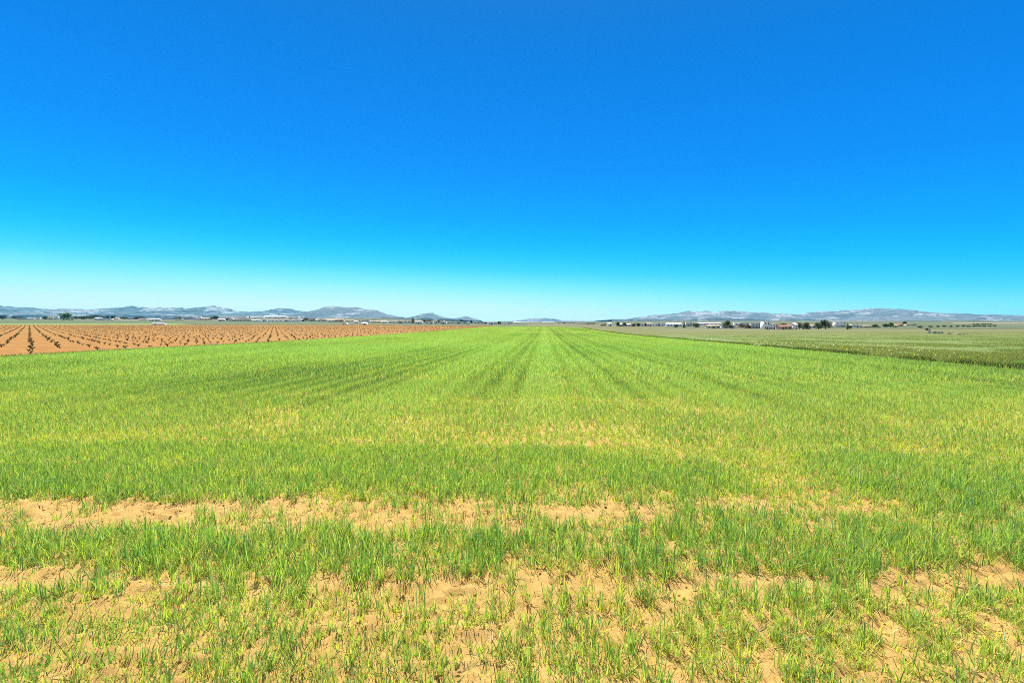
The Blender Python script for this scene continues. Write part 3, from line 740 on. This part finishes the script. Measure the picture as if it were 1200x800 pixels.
TREES = [
 (-1, 8, 368.4, 374.2, 'low', 'dark', 'dark tree cut by the left edge of the photo'),
 (16, 26, 370.3, 374.2, 'low', 'dark', 'low dark tree left of the first white shed'),
 (49, 56, 369.8, 374.3, 'low', 'dark', 'dark tree just right of the first low white shed'),
 (71.5, 86, 366.2, 375.2, 'round', 'green', 'big round bright green tree in front of the left village'),
 (87, 96, 370.2, 374.2, 'low', 'dark', 'low dark tree just right of the big green tree'),
 (96, 108, 369.2, 374.2, 'low', 'dark', 'wide dark tree second to the right of the big green tree'),
 (106, 118, 367.8, 374.0, 'low', 'dark', 'taller dark tree behind the left end of the long white house'),
 (119, 124, 370.2, 373.6, 'round', 'dark', 'small dark tree behind the middle of the long white house'),
 (124.5, 129, 369.8, 373.6, 'round', 'dark', 'small dark tree behind the right end of the long white house'),
 (129.5, 135, 369.4, 374.6, 'round', 'dark', 'squarish dark tree between two white houses'),
 (139, 144, 371, 374.2, 'low', 'dark', 'low dark tree right of the small white house'),
 (143.5, 150, 370.6, 374.2, 'low', 'dark', 'darker low tree left of the pale flat shed'),
 (160, 172, 370, 374.2, 'low', 'dark', 'broad black green tree left of the white double house'),
 (205, 213, 371, 374.6, 'low', 'dark', 'low dark tree beside the blue shed'),
 (246, 256, 370, 375.5, 'round', 'dark', 'dark round tree right of the long cream house'),
 (264, 268.5, 372, 376.2, 'low', 'dark', 'small dark tree among the white houses behind the vineyard'),
 (356, 362, 372.4, 376.6, 'low', 'grey', 'greyish tree beside the small grey houses'),
 (370, 383, 373, 376.8, 'low', 'olive', 'wide olive green tree left of the pinkish house'),
 (481.5, 486.5, 371.6, 379.2, 'cone', 'dark', 'dark pointed cypress left of the white farm under the cone hill'),
 (495, 507, 374, 379, 'low', 'olive', 'broad olive green tree right of the white farm under the cone hill'),
 (512.5, 516, 374.8, 379.2, 'round', 'dark', 'narrow dark tree left of the gabled white house'),
 (550.5, 554.5, 374.8, 379.2, 'round', 'dark', 'small lone dark tree under the small pale blue hill'),
 (567, 571, 377, 380, 'low', 'dark', 'tiny dark bush by the long white wall'),
 (583, 588, 376.4, 380.4, 'round', 'dark', 'dark tree nearest the far end of the wheat'),
 (721.5, 727, 377, 382.6, 'round', 'dark', 'dark tree right of the arched white shed'),
 (729.5, 735, 377, 382.6, 'round', 'dark', 'dark tree between two white sheds beyond the wheat'),
 (740, 746, 378, 382.8, 'low', 'grey', 'grey green tree right of the low white shed'),
 (745, 751, 377.4, 382.8, 'low', 'dark', 'dark tree in the gap before the white hall'),
 (754.5, 758.5, 378.4, 382.6, 'round', 'dark', 'small round dark tree at the gable of the white hall'),
 (790, 793.5, 380, 383.8, 'low', 'dark', 'small dark bush in front of the longest white hall'),
 (799.5, 803.5, 377.4, 384.2, 'cone', 'dark', 'slim dark tree at the right end of the longest white hall'),
 (811, 819.5, 378.4, 384.4, 'low', 'dark', 'bushy dark tree left of the pale yellow barn'),
 (846, 856, 375.8, 384.8, 'round', 'dark', 'large round dark tree right of the pale yellow barn'),
 (852, 861, 379.4, 385, 'low', 'olive', 'olive green tree in front of the large round dark tree'),
 (866, 873, 379.6, 385, 'low', 'brown', 'bare brownish tree left of the grey house'),
 (872, 880, 379, 385, 'low', 'brown', 'wider bare brownish tree touching the grey house'),
 (912, 922, 377.6, 384, 'low', 'dark', 'dark tree behind the terracotta roofed house'),
 (923.5, 931.5, 378.8, 385.4, 'round', 'brown', 'reddish brown tree right of the terracotta roofed house'),
 (933.5, 940.5, 378, 386, 'round', 'olive', 'rounded olive tree right of the tall narrow white house'),
 (940, 950, 377.6, 386, 'round', 'olive', 'broader olive tree second from the tall narrow white house'),
 (955, 963, 376.8, 386, 'round', 'dark', 'dark tree joined to the left of the largest dark tree'),
 (961, 974, 374.8, 386.2, 'round', 'dark', 'largest dark green tree in the right village'),
 (991.5, 994.8, 378.4, 386.2, 'cone', 'dark', 'slim dark cypress right of the largest dark tree'),
 (994.5, 998, 380.6, 386, 'low', 'dark', 'small bush touching the slim right cypress'),
 (1021, 1031, 379.4, 383.8, 'low', 'dark', 'low dark tree left of the yellow house'),
 (1034, 1042, 378.4, 383.6, 'low', 'dark', 'leafy dark tree close left of the yellow house'),
 (1040, 1047.5, 377, 383.4, 'round', 'green', 'greener tall tree touching the yellow house'),
 (1056, 1062.5, 376.6, 380.4, 'round', 'dark', 'dark tree on the rise behind the reddish hut'),
 (1076, 1081, 381, 384.4, 'low', 'dark', 'dark bush at the left end of the orchard row'),
 (1084.5, 1088, 384, 387.8, 'low', 'dark', 'dark bush behind the tall white stone heap'),
]
for t in TREES: tree(*t[:6], t[6])
for k, xc in enumerate((1090, 1099, 1106.5, 1114, 1121.5, 1129, 1135, 1141, 1147, 1153.5, 1159.5, 1165)):
    tree(xc-2.1, xc+2.1, 381.0-.06*k, 383.6-.09*k, 'low', 'olive', 'small round orchard tree in the single row on the far right slope', 'orchard row on the right slope')
for k, xc in enumerate((1141, 1146, 1151, 1156, 1161)):
    tree(xc-1.9, xc+1.9, 378.6, 380.4, 'low', 'green', 'green tree in the short back row above the orchard', 'back row above the orchard')
HEDGES = [
 (8, 18, 371.4, 374.0, 'dark', 'low dark hedge between the two leftmost trees'),
 (281, 350, 372, 375.2, 'dark', 'very long dark hedge behind the white strip building'),
 (402, 442, 373.2, 375.6, 'dark', 'dark hedge behind the pinkish house and white huts'),
 (434, 482, 374.2, 376.6, 'dark', 'long dark hedge left of the pointed cypress'),
 (515, 538, 375, 377.6, 'dark', 'dark hedge behind the gabled white house'),
 (660, 712, 377.6, 378.8, 'grey', 'thin grey hedge beyond the right half of the wheat'),
 (858, 866, 381.8, 385, 'dark', 'low dark hedge under the large round dark tree'),
 (1003, 1024, 381.6, 384, 'grey', 'grey green hedge left of the low dark tree'),
]
for h in HEDGES: hedge(*h)
tree(1188, 1203, 421, 431.5, 'low', 'lime', 'leafy green shrub on the ditch bank at the right photo edge', None, 'shrub', 'shrub')

# ------------------------------------------------------------------ buildings
def box_geo(x0, x1, y0, y1, z0, z1, bottom=False):
    V = [(x0, y0, z0), (x1, y0, z0), (x1, y1, z0), (x0, y1, z0), (x0, y0, z1), (x1, y0, z1), (x1, y1, z1), (x0, y1, z1)]
    Q = [(0, 1, 5, 4), (1, 2, 6, 5), (2, 3, 7, 6), (3, 0, 4, 7), (4, 5, 6, 7), (3, 2, 1, 0)]
    return V, Q
def boxes(name, lst):
    V = []; Q = []
    for b in lst:
        v, q = box_geo(*b); o_ = len(V); V += v; Q += [tuple(i+o_ for i in f) for f in q]
    return np_mesh(name, np.array(V, float), quads=np.array(Q))
bcount = 0
def house(x0, x1, yt, yb, style, wall, roof, nwin, label, name='house', cat='house', z=None, storeys=1):
    """a building: walls, roof, windows and door, real size at its real distance, long side to the field"""
    global bcount; bcount += 1
    xc = (x0+x1)/2; Z_ = z or depth_of(xc, yb); Xw = (xc-600)/F*Z_
    Wd = (x1-x0)/F*Z_; Hd = (yb-yt)/F*Z_
    D = min(max(5.0, Wd*.45), 14); 
    r_ = empty(name, (Xw, Z_+D/2, float(height(Xw, Z_))), R(random.uniform(-9, 9)))
    tag(r_, label, cat)
    hw = Hd*(.94 if style == 'flat' else .72)
    bt = 'wall'
    link('wall', boxes('wall', [(-Wd/2, Wd/2, -D/2, D/2, -.6, hw)]), WALL[wall], r_)
    if style == 'flat':
        me_ = boxes('roof', [(-Wd/2-.15, Wd/2+.15, -D/2-.15, D/2+.15, hw+.004, Hd)])
    elif style == 'gable':
        e_ = .35; V = [(-Wd/2-e_, -D/2-e_, hw-.05), (Wd/2+e_, -D/2-e_, hw-.05), (Wd/2+e_, D/2+e_, hw-.05), (-Wd/2-e_, D/2+e_, hw-.05), (-Wd/2-e_, 0, Hd), (Wd/2+e_, 0, Hd)]
        me_ = bpy.data.meshes.new('roof'); me_.from_pydata(V, [], [(0, 1, 5, 4), (2, 3, 4, 5), (0, 4, 3), (1, 2, 5), (3, 2, 1, 0)])
    elif style == 'front':   # gable end towards the field
        e_ = .3; V = [(-Wd/2-e_, -D/2-e_, hw-.05), (Wd/2+e_, -D/2-e_, hw-.05), (Wd/2+e_, D/2+e_, hw-.05), (-Wd/2-e_, D/2+e_, hw-.05), (0, -D/2-e_, Hd), (0, D/2+e_, Hd)]
        me_ = bpy.data.meshes.new('roof'); me_.from_pydata(V, [], [(0, 4, 5, 3), (1, 2, 5, 4), (0, 1, 4), (2, 3, 5), (3, 2, 1, 0)])
    elif style == 'arch':    # rounded polytunnel roof
        n = 9; V = []
        for i in range(n+1):
            a = math.pi*i/n; yy = -math.cos(a)*D/2*1.02; zz = hw+math.sin(a)*(Hd-hw)
            V += [(-Wd/2-.1, yy, zz), (Wd/2+.1, yy, zz)]
        Fc = [(2*i, 2*i+1, 2*i+3, 2*i+2) for i in range(n)]+[tuple(range(0, 2*n+2, 2))[::-1], tuple(range(1, 2*n+2, 2))]
        me_ = bpy.data.meshes.new('roof'); me_.from_pydata(V, [], Fc)
    link('roof', me_, ROOF[roof], r_)
    y = -D/2
    dw, dh = min(1.2, Wd*.2), min(2.1, hw*.75)
    if style == 'arch' or cat in ('warehouse', 'barn', 'greenhouse'): dw, dh = min(3.6, Wd*.16), min(3.4, hw*.8)
    dx = random.uniform(-.25, .25)*Wd
    link('door', boxes('door', [(dx-dw/2, dx+dw/2, y-.06, y-.003, 0, dh)]), m_door, r_)
    if nwin:
        for s in range(storeys):
            hs = hw/storeys
            for k in range(nwin):
                wx = -Wd/2+Wd*(k+.5)/nwin; ww = min(1.3, Wd/nwin*.42); wh = min(1.3, hs*.36)
                if s == 0 and abs(wx-dx) < (ww+dw)/2+.2: continue
                zc = s*hs+hs*.58
                wn = link('window', boxes('window', [(wx-ww/2, wx+ww/2, y-.05, y-.003, zc-wh/2, zc+wh/2)]), m_glass, r_)
B = [
 (32, 39, 371.8, 374.6, 'gable', 'white', 'grey', 2, 'low white shed with a grey roof left of the dark trees on the far left', 'shed', 'shed'),
 (39, 46, 372.2, 374.4, 'flat', 'white', 'white', 2, 'flat roofed white shed second from the far left', 'shed', 'shed'),
 (57, 61.5, 370.4, 374.6, 'gable', 'cream', 'pale', 2, 'cream house left of the white house by the big green tree', 'house', 'house'),
 (63, 68, 370.2, 374.6, 'flat', 'white', 'grey', 2, 'white flat roofed house just left of the big green tree', 'house', 'house'),
 (111, 118.5, 371.6, 375, 'gable', 'white', 'white', 3, 'taller white house at the left end of the long white house', 'house', 'house'),
 (118.7, 130, 373, 375, 'flat', 'white', 'white', 4, 'long low white house in the left village', 'house', 'house'),
 (134.5, 139.5, 372, 374.6, 'gable', 'white', 'pale', 2, 'small white house right of the squarish dark tree', 'house', 'house'),
 (150, 160, 372.2, 374.2, 'flat', 'grey', 'white', 3, 'pale flat shed between two groups of low dark trees', 'shed', 'shed'),
 (174.5, 180.3, 373, 376, 'gable', 'white', 'white', 2, 'left half of the white double house behind the white tunnel', 'house', 'house'),
 (180.8, 187.3, 373, 376, 'gable', 'white', 'white', 2, 'right half of the white double house behind the white tunnel', 'house', 'house'),
 (178, 190, 378.4, 380.6, 'arch', 'white', 'white', 0, 'low white tunnel at the back edge of the vineyard', 'polytunnel', 'tunnel'),
 (190, 204, 372.6, 374.6, 'flat', 'blue', 'white', 4, 'long shed with a white roof right of the white double house', 'shed', 'shed'),
 (214, 226, 371, 374.6, 'flat', 'blue', 'white', 3, 'blue grey shed with white roof left of the cream house', 'shed', 'shed'),
 (228, 235, 371, 375, 'flat', 'white', 'white', 2, 'white block joined to the left of the long cream house', 'house', 'house'),
 (235.5, 246.5, 371.8, 375, 'gable', 'cream', 'pale', 4, 'long cream house left of the dark round tree', 'house', 'house'),
 (255.5, 263, 373.2, 376.4, 'gable', 'white', 'white', 2, 'white gabled house just right of the dark round tree', 'house', 'house'),
 (268.5, 273, 372.4, 376.4, 'front', 'white', 'pale', 1, 'small white house with its gable to the vineyard', 'house', 'house'),
 (256, 290, 370.4, 373.6, 'flat', 'white', 'white', 6, 'very long white warehouse behind the white gabled houses', 'warehouse', 'warehouse'),
 (273, 293, 374, 376.4, 'flat', 'cream', 'white', 5, 'long low cream shed in front of the long hedge', 'shed', 'shed'),
 (296.5, 305, 374, 376.6, 'gable', 'white', 'white', 2, 'white house left of the small white block under the long hedge', 'house', 'house'),
 (307, 312, 374, 376.9, 'flat', 'white', 'white', 2, 'small white block at the left end of the white strip building', 'house', 'house'),
 (312.5, 350, 374.8, 376.7, 'flat', 'white', 'white', 8, 'longest white strip building behind the vineyard', 'warehouse', 'warehouse'),
 (309, 336, 369, 372.6, 'arch', 'white', 'white', 0, 'large white greenhouse at the foot of the pale sloped hill', 'greenhouse', 'greenhouse', 1850),
 (351, 356, 373, 376.6, 'gable', 'grey', 'grey', 2, 'small grey house right of the white strip building', 'house', 'house'),
 (362, 369, 372.2, 376.4, 'gable', 'grey', 'dark', 2, 'grey house with dark roof right of the greyish tree', 'house', 'house'),
 (384, 392, 374, 377.2, 'gable', 'white', 'pale', 2, 'white house right of the wide olive tree', 'house', 'house'),
 (392.5, 402, 373.4, 377.2, 'gable', 'pink', 'pale', 3, 'pinkish house with a pale roof behind the vineyard', 'house', 'house'),
 (401.5, 405, 378, 380.6, 'flat', 'white', 'white', 1, 'tiny white hut left of the two other huts in the field', 'hut', 'hut'),
 (415, 419.5, 376, 378.6, 'gable', 'white', 'pale', 1, 'middle white hut standing farther back in the pinkish field', 'hut', 'hut'),
 (424, 429, 377.4, 380.8, 'gable', 'white', 'white', 1, 'largest white hut at the back of the vineyard', 'hut', 'hut'),
 (447, 453, 376, 378.4, 'gable', 'white', 'white', 2, 'white house left of the long white farm range', 'house', 'house'),
 (455, 481, 376.2, 378.6, 'flat', 'white', 'white', 6, 'long white farm range left of the pointed cypress', 'barn', 'barn'),
 (486.5, 494.5, 375.8, 379.6, 'gable', 'white', 'grey', 3, 'white farm house right of the pointed cypress', 'house', 'house'),
 (508, 512.5, 376, 379.2, 'flat', 'cream', 'white', 1, 'cream block right of the broad olive tree', 'house', 'house'),
 (516, 522.5, 375.6, 379.8, 'front', 'white', 'white', 2, 'white house with steep gable beneath the cone shaped hill', 'house', 'house'),
 (524, 548, 377, 379.4, 'flat', 'cream', 'pale', 5, 'long low cream barn left of the lone dark tree', 'barn', 'barn'),
 (548.5, 551, 377.4, 380.2, 'flat', 'white', 'white', 1, 'narrow white hut beside the lone dark tree', 'hut', 'hut'),
 (572, 582.5, 377.6, 380.2, 'flat', 'white', 'white', 3, 'long white building left of the tree nearest the wheat end', 'warehouse', 'warehouse'),
 (590, 601, 377.8, 379.6, 'flat', 'white', 'white', 3, 'low white building right of the tree nearest the wheat end', 'warehouse', 'warehouse'),
 (612, 632, 376.6, 378, 'arch', 'white', 'white', 0, 'white greenhouse left of the wheat row vanishing point', 'greenhouse', 'greenhouse'),
 (635, 650, 376.8, 378, 'arch', 'white', 'white', 0, 'white greenhouse just above the wheat row vanishing point', 'greenhouse', 'greenhouse'),
 (676, 698, 378.2, 379.6, 'flat', 'cream', 'white', 6, 'long pale building beyond the right part of the wheat', 'warehouse', 'warehouse'),
 (703, 711, 379, 382, 'flat', 'cream', 'white', 2, 'cream shed left of the arched white shed', 'shed', 'shed'),
 (712, 717, 378.2, 382.2, 'arch', 'white', 'white', 0, 'arched white shed left of the first dark tree beyond the wheat', 'shed', 'shed'),
 (725.5, 730, 378.6, 382.4, 'gable', 'white', 'white', 1, 'white shed between the two dark trees beyond the wheat', 'shed', 'shed'),
 (733, 739, 379.2, 382.6, 'gable', 'white', 'white', 2, 'low white shed right of the second dark tree beyond the wheat', 'shed', 'shed'),
 (757.5, 764, 377.8, 382.4, 'gable', 'white', 'pale', 2, 'white gabled house at the left of the white halls', 'house', 'house'),
 (765, 781, 378.6, 382, 'flat', 'white', 'white', 5, 'white flat hall left of the longest white hall', 'warehouse', 'warehouse'),
 (781.5, 799, 378.2, 382.6, 'gable', 'white', 'white', 5, 'longest white hall beside the slim dark tree', 'warehouse', 'warehouse'),
 (804, 811, 378, 382.2, 'flat', 'grey', 'white', 2, 'pale grey block left of the bushy dark tree', 'house', 'house'),
 (820, 845, 377.6, 381.2, 'gable', 'white', 'white', 6, 'wide white hall behind the pale yellow barn', 'warehouse', 'warehouse'),
 (829, 844, 380.4, 384.6, 'gable', 'cream', 'pale', 3, 'pale yellow barn left of the large round dark tree', 'barn', 'barn'),
 (857, 861, 380.6, 384, 'gable', 'white', 'white', 1, 'small white house right of the large round dark tree', 'house', 'house'),
 (862, 878, 377.8, 381, 'flat', 'white', 'white', 4, 'long white roofed hall behind the bare brownish trees', 'warehouse', 'warehouse'),
 (881, 892, 378.4, 384.8, 'flat', 'grey', 'grey', 3, 'grey two storey house left of the bright white house', 'house', 'house', None, 2),
 (895, 901.5, 376.4, 386, 'flat', 'white', 'white', 2, 'tall bright white tower like house in the right village', 'house', 'house', None, 2),
 (901.8, 912, 378.6, 386, 'flat', 'white', 'white', 3, 'white two storey house with dark openings right of the tower house', 'house', 'house', None, 2),
 (913, 928, 380.6, 386.2, 'gable', 'pink', 'tile', 3, 'low house with a terracotta roof in the right village', 'house', 'house'),
 (930.8, 934.2, 378.2, 386.2, 'gable', 'white', 'white', 1, 'tall narrow white house between brown and olive trees', 'house', 'house', None, 2),
 (979, 991.5, 377.2, 383.2, 'flat', 'white', 'white', 3, 'white house right of the largest dark tree', 'house', 'house', None, 2),
 (1047.5, 1052.5, 379.8, 383.4, 'gable', 'yellow', 'pale', 1, 'small yellow house right of the greener tall tree', 'house', 'house'),
 (1052.8, 1058, 379.2, 382.4, 'gable', 'pink', 'tile', 1, 'reddish hut right of the yellow house', 'hut', 'hut'),
]
B += [
 (20, 31, 372.6, 374.5, 'flat', 'grey', 'white', 4, 'long low grey shed nearest the left photo edge', 'shed', 'shed'),
 (163, 171, 372.8, 374.9, 'gable', 'white', 'pale', 2, 'white cottage in front of the broad black green tree', 'house', 'house'),
 (205.5, 213, 372.8, 374.9, 'flat', 'cream', 'white', 2, 'low cream block below the tree beside the blue shed', 'house', 'house'),
 (337, 350, 371, 374.2, 'flat', 'white', 'white', 4, 'white hall right of the large white greenhouse', 'warehouse', 'warehouse', 1700),
 (293, 308, 370.6, 373.8, 'gable', 'white', 'grey', 4, 'white hall left of the large white greenhouse', 'warehouse', 'warehouse', 1700),
 (370, 383.5, 374.8, 376.9, 'flat', 'cream', 'white', 4, 'long low cream shed under the wide olive green tree', 'shed', 'shed'),
 (404, 414.5, 374.8, 377, 'gable', 'white', 'pale', 3, 'white cottage right of the pinkish house', 'house', 'house'),
 (420, 433, 375, 377.2, 'flat', 'white', 'white', 4, 'flat white shed behind the largest white hut', 'shed', 'shed'),
 (434, 446, 376, 378, 'gable', 'cream', 'pale', 3, 'long cream cottage left of the white house by the farm range', 'house', 'house'),
 (498, 507, 376.4, 379.5, 'flat', 'white', 'white', 2, 'low white annex in front of the broad olive green tree', 'house', 'house'),
 (555, 567, 377, 379.2, 'flat', 'cream', 'white', 3, 'long low cream shed right of the lone dark tree', 'shed', 'shed'),
 (602, 611, 376.8, 378.4, 'gable', 'white', 'white', 2, 'small white gabled shed left of the two greenhouses', 'shed', 'shed'),
 (653, 674, 377.4, 378.8, 'flat', 'white', 'white', 5, 'thin white hall right of the two greenhouses', 'warehouse', 'warehouse'),
 (739.5, 744.5, 378.6, 382, 'gable', 'cream', 'tile', 1, 'small cream house behind the grey green tree', 'house', 'house'),
 (747, 755, 378.4, 381.8, 'flat', 'white', 'white', 2, 'white block behind the dark tree in the gap', 'house', 'house'),
 (846, 857, 381, 384.4, 'flat', 'white', 'white', 2, 'low white wall like house under the large round dark tree', 'house', 'house'),
 (942, 956, 380.6, 384.4, 'gable', 'cream', 'pale', 3, 'cream house behind the broader olive tree', 'house', 'house'),
 (974, 980, 379, 383, 'gable', 'cream', 'tile', 1, 'small tiled cream house touching the largest dark tree', 'house', 'house'),
 (998.5, 1008, 380, 383.6, 'flat', 'white', 'white', 2, 'flat white shed right of the slim cypress', 'shed', 'shed'),
 (1011, 1020.5, 381, 383.7, 'gable', 'cream', 'pale', 2, 'low cream barn just right of the thin utility pole', 'barn', 'barn'),
 (1063.5, 1074, 379.2, 381.6, 'flat', 'cream', 'white', 3, 'long pale shed right of the reddish hut', 'shed', 'shed'),
]
for b in B: house(*b)

# ------------------------------------------------------------------ rubble heaps, poles
def heap(x0, x1, yt, yb, label, seed, post=False):
    xc = (x0+x1)/2; Z_ = depth_of(xc, yb); Xw = (xc-600)/F*Z_; Wd = (x1-x0)/F*Z_; Hd = (yb-yt)/F*Z_
    bm = bmesh.new(); bmesh.ops.create_icosphere(bm, subdivisions=4, radius=1)
    for v in bm.verts:
        n = float(fbm(v.co.x*3+seed, v.co.y*3+v.co.z*2, seed, 3)); k = .65+.7*n
        v.co = Vector((v.co.x*k*Wd/2, v.co.y*k*Wd*.3, max(-.1, v.co.z)*k*Hd*1.05))
    me_ = bpy.data.meshes.new('stone_heap'); bm.to_mesh(me_); bm.free()
    o = link('stone_heap', me_, m_rock); o.location = (Xw, Z_, float(height(Xw, Z_))); tag(o, label, 'stone heap')
heap(1087.3, 1090.6, 385.2, 390.6, 'tall narrow white stone heap, leftmost on the right slope', 1)
heap(1092.5, 1097.5, 387.8, 390.8, 'rounded white stone heap second from the left on the right slope', 2)
heap(1098.6, 1105, 388, 391, 'white stone heap third from the left on the right slope', 3)
heap(1108.5, 1114.5, 389.6, 391.4, 'flat pale stone heap in the middle of the right slope line', 4)
heap(1118, 1126, 390.2, 391.8, 'long flat pale stone heap near the right end of its line', 5)
heap(1128, 1134, 390.6, 391.9, 'lowest pale stone heap, right end of its line', 6)
heap(144, 154, 407.6, 409, 'low pale heap of stones at the vineyard edge near the left front rows', 7)
heap(246, 259, 402.4, 403.6, 'low pale heap of stones at the vineyard edge right of the first heap', 8)
def pole(xc, yt, yb, label):
    Z_ = depth_of(xc, yb); Xw = (xc-600)/F*Z_; H_ = (yb-yt)/F*Z_
    r_ = empty('utility_pole', (Xw, Z_, float(height(Xw, Z_)))); tag(r_, label, 'pole')
    link('post', tubes_mesh('post', [([(0, 0, -.3), (0, 0, H_)], [.16, .10], 8)]), m_pole, r_)
    link('crossarm', boxes('crossarm', [(-.9, .9, -.07, .07, H_-.55, H_-.40)]), m_pole, r_)
pole(1010, 373.6, 384, 'thin utility pole left of the low dark tree on the right')
pole(1004.5, 379, 385.6, 'short utility pole nearest the white village house on the right')
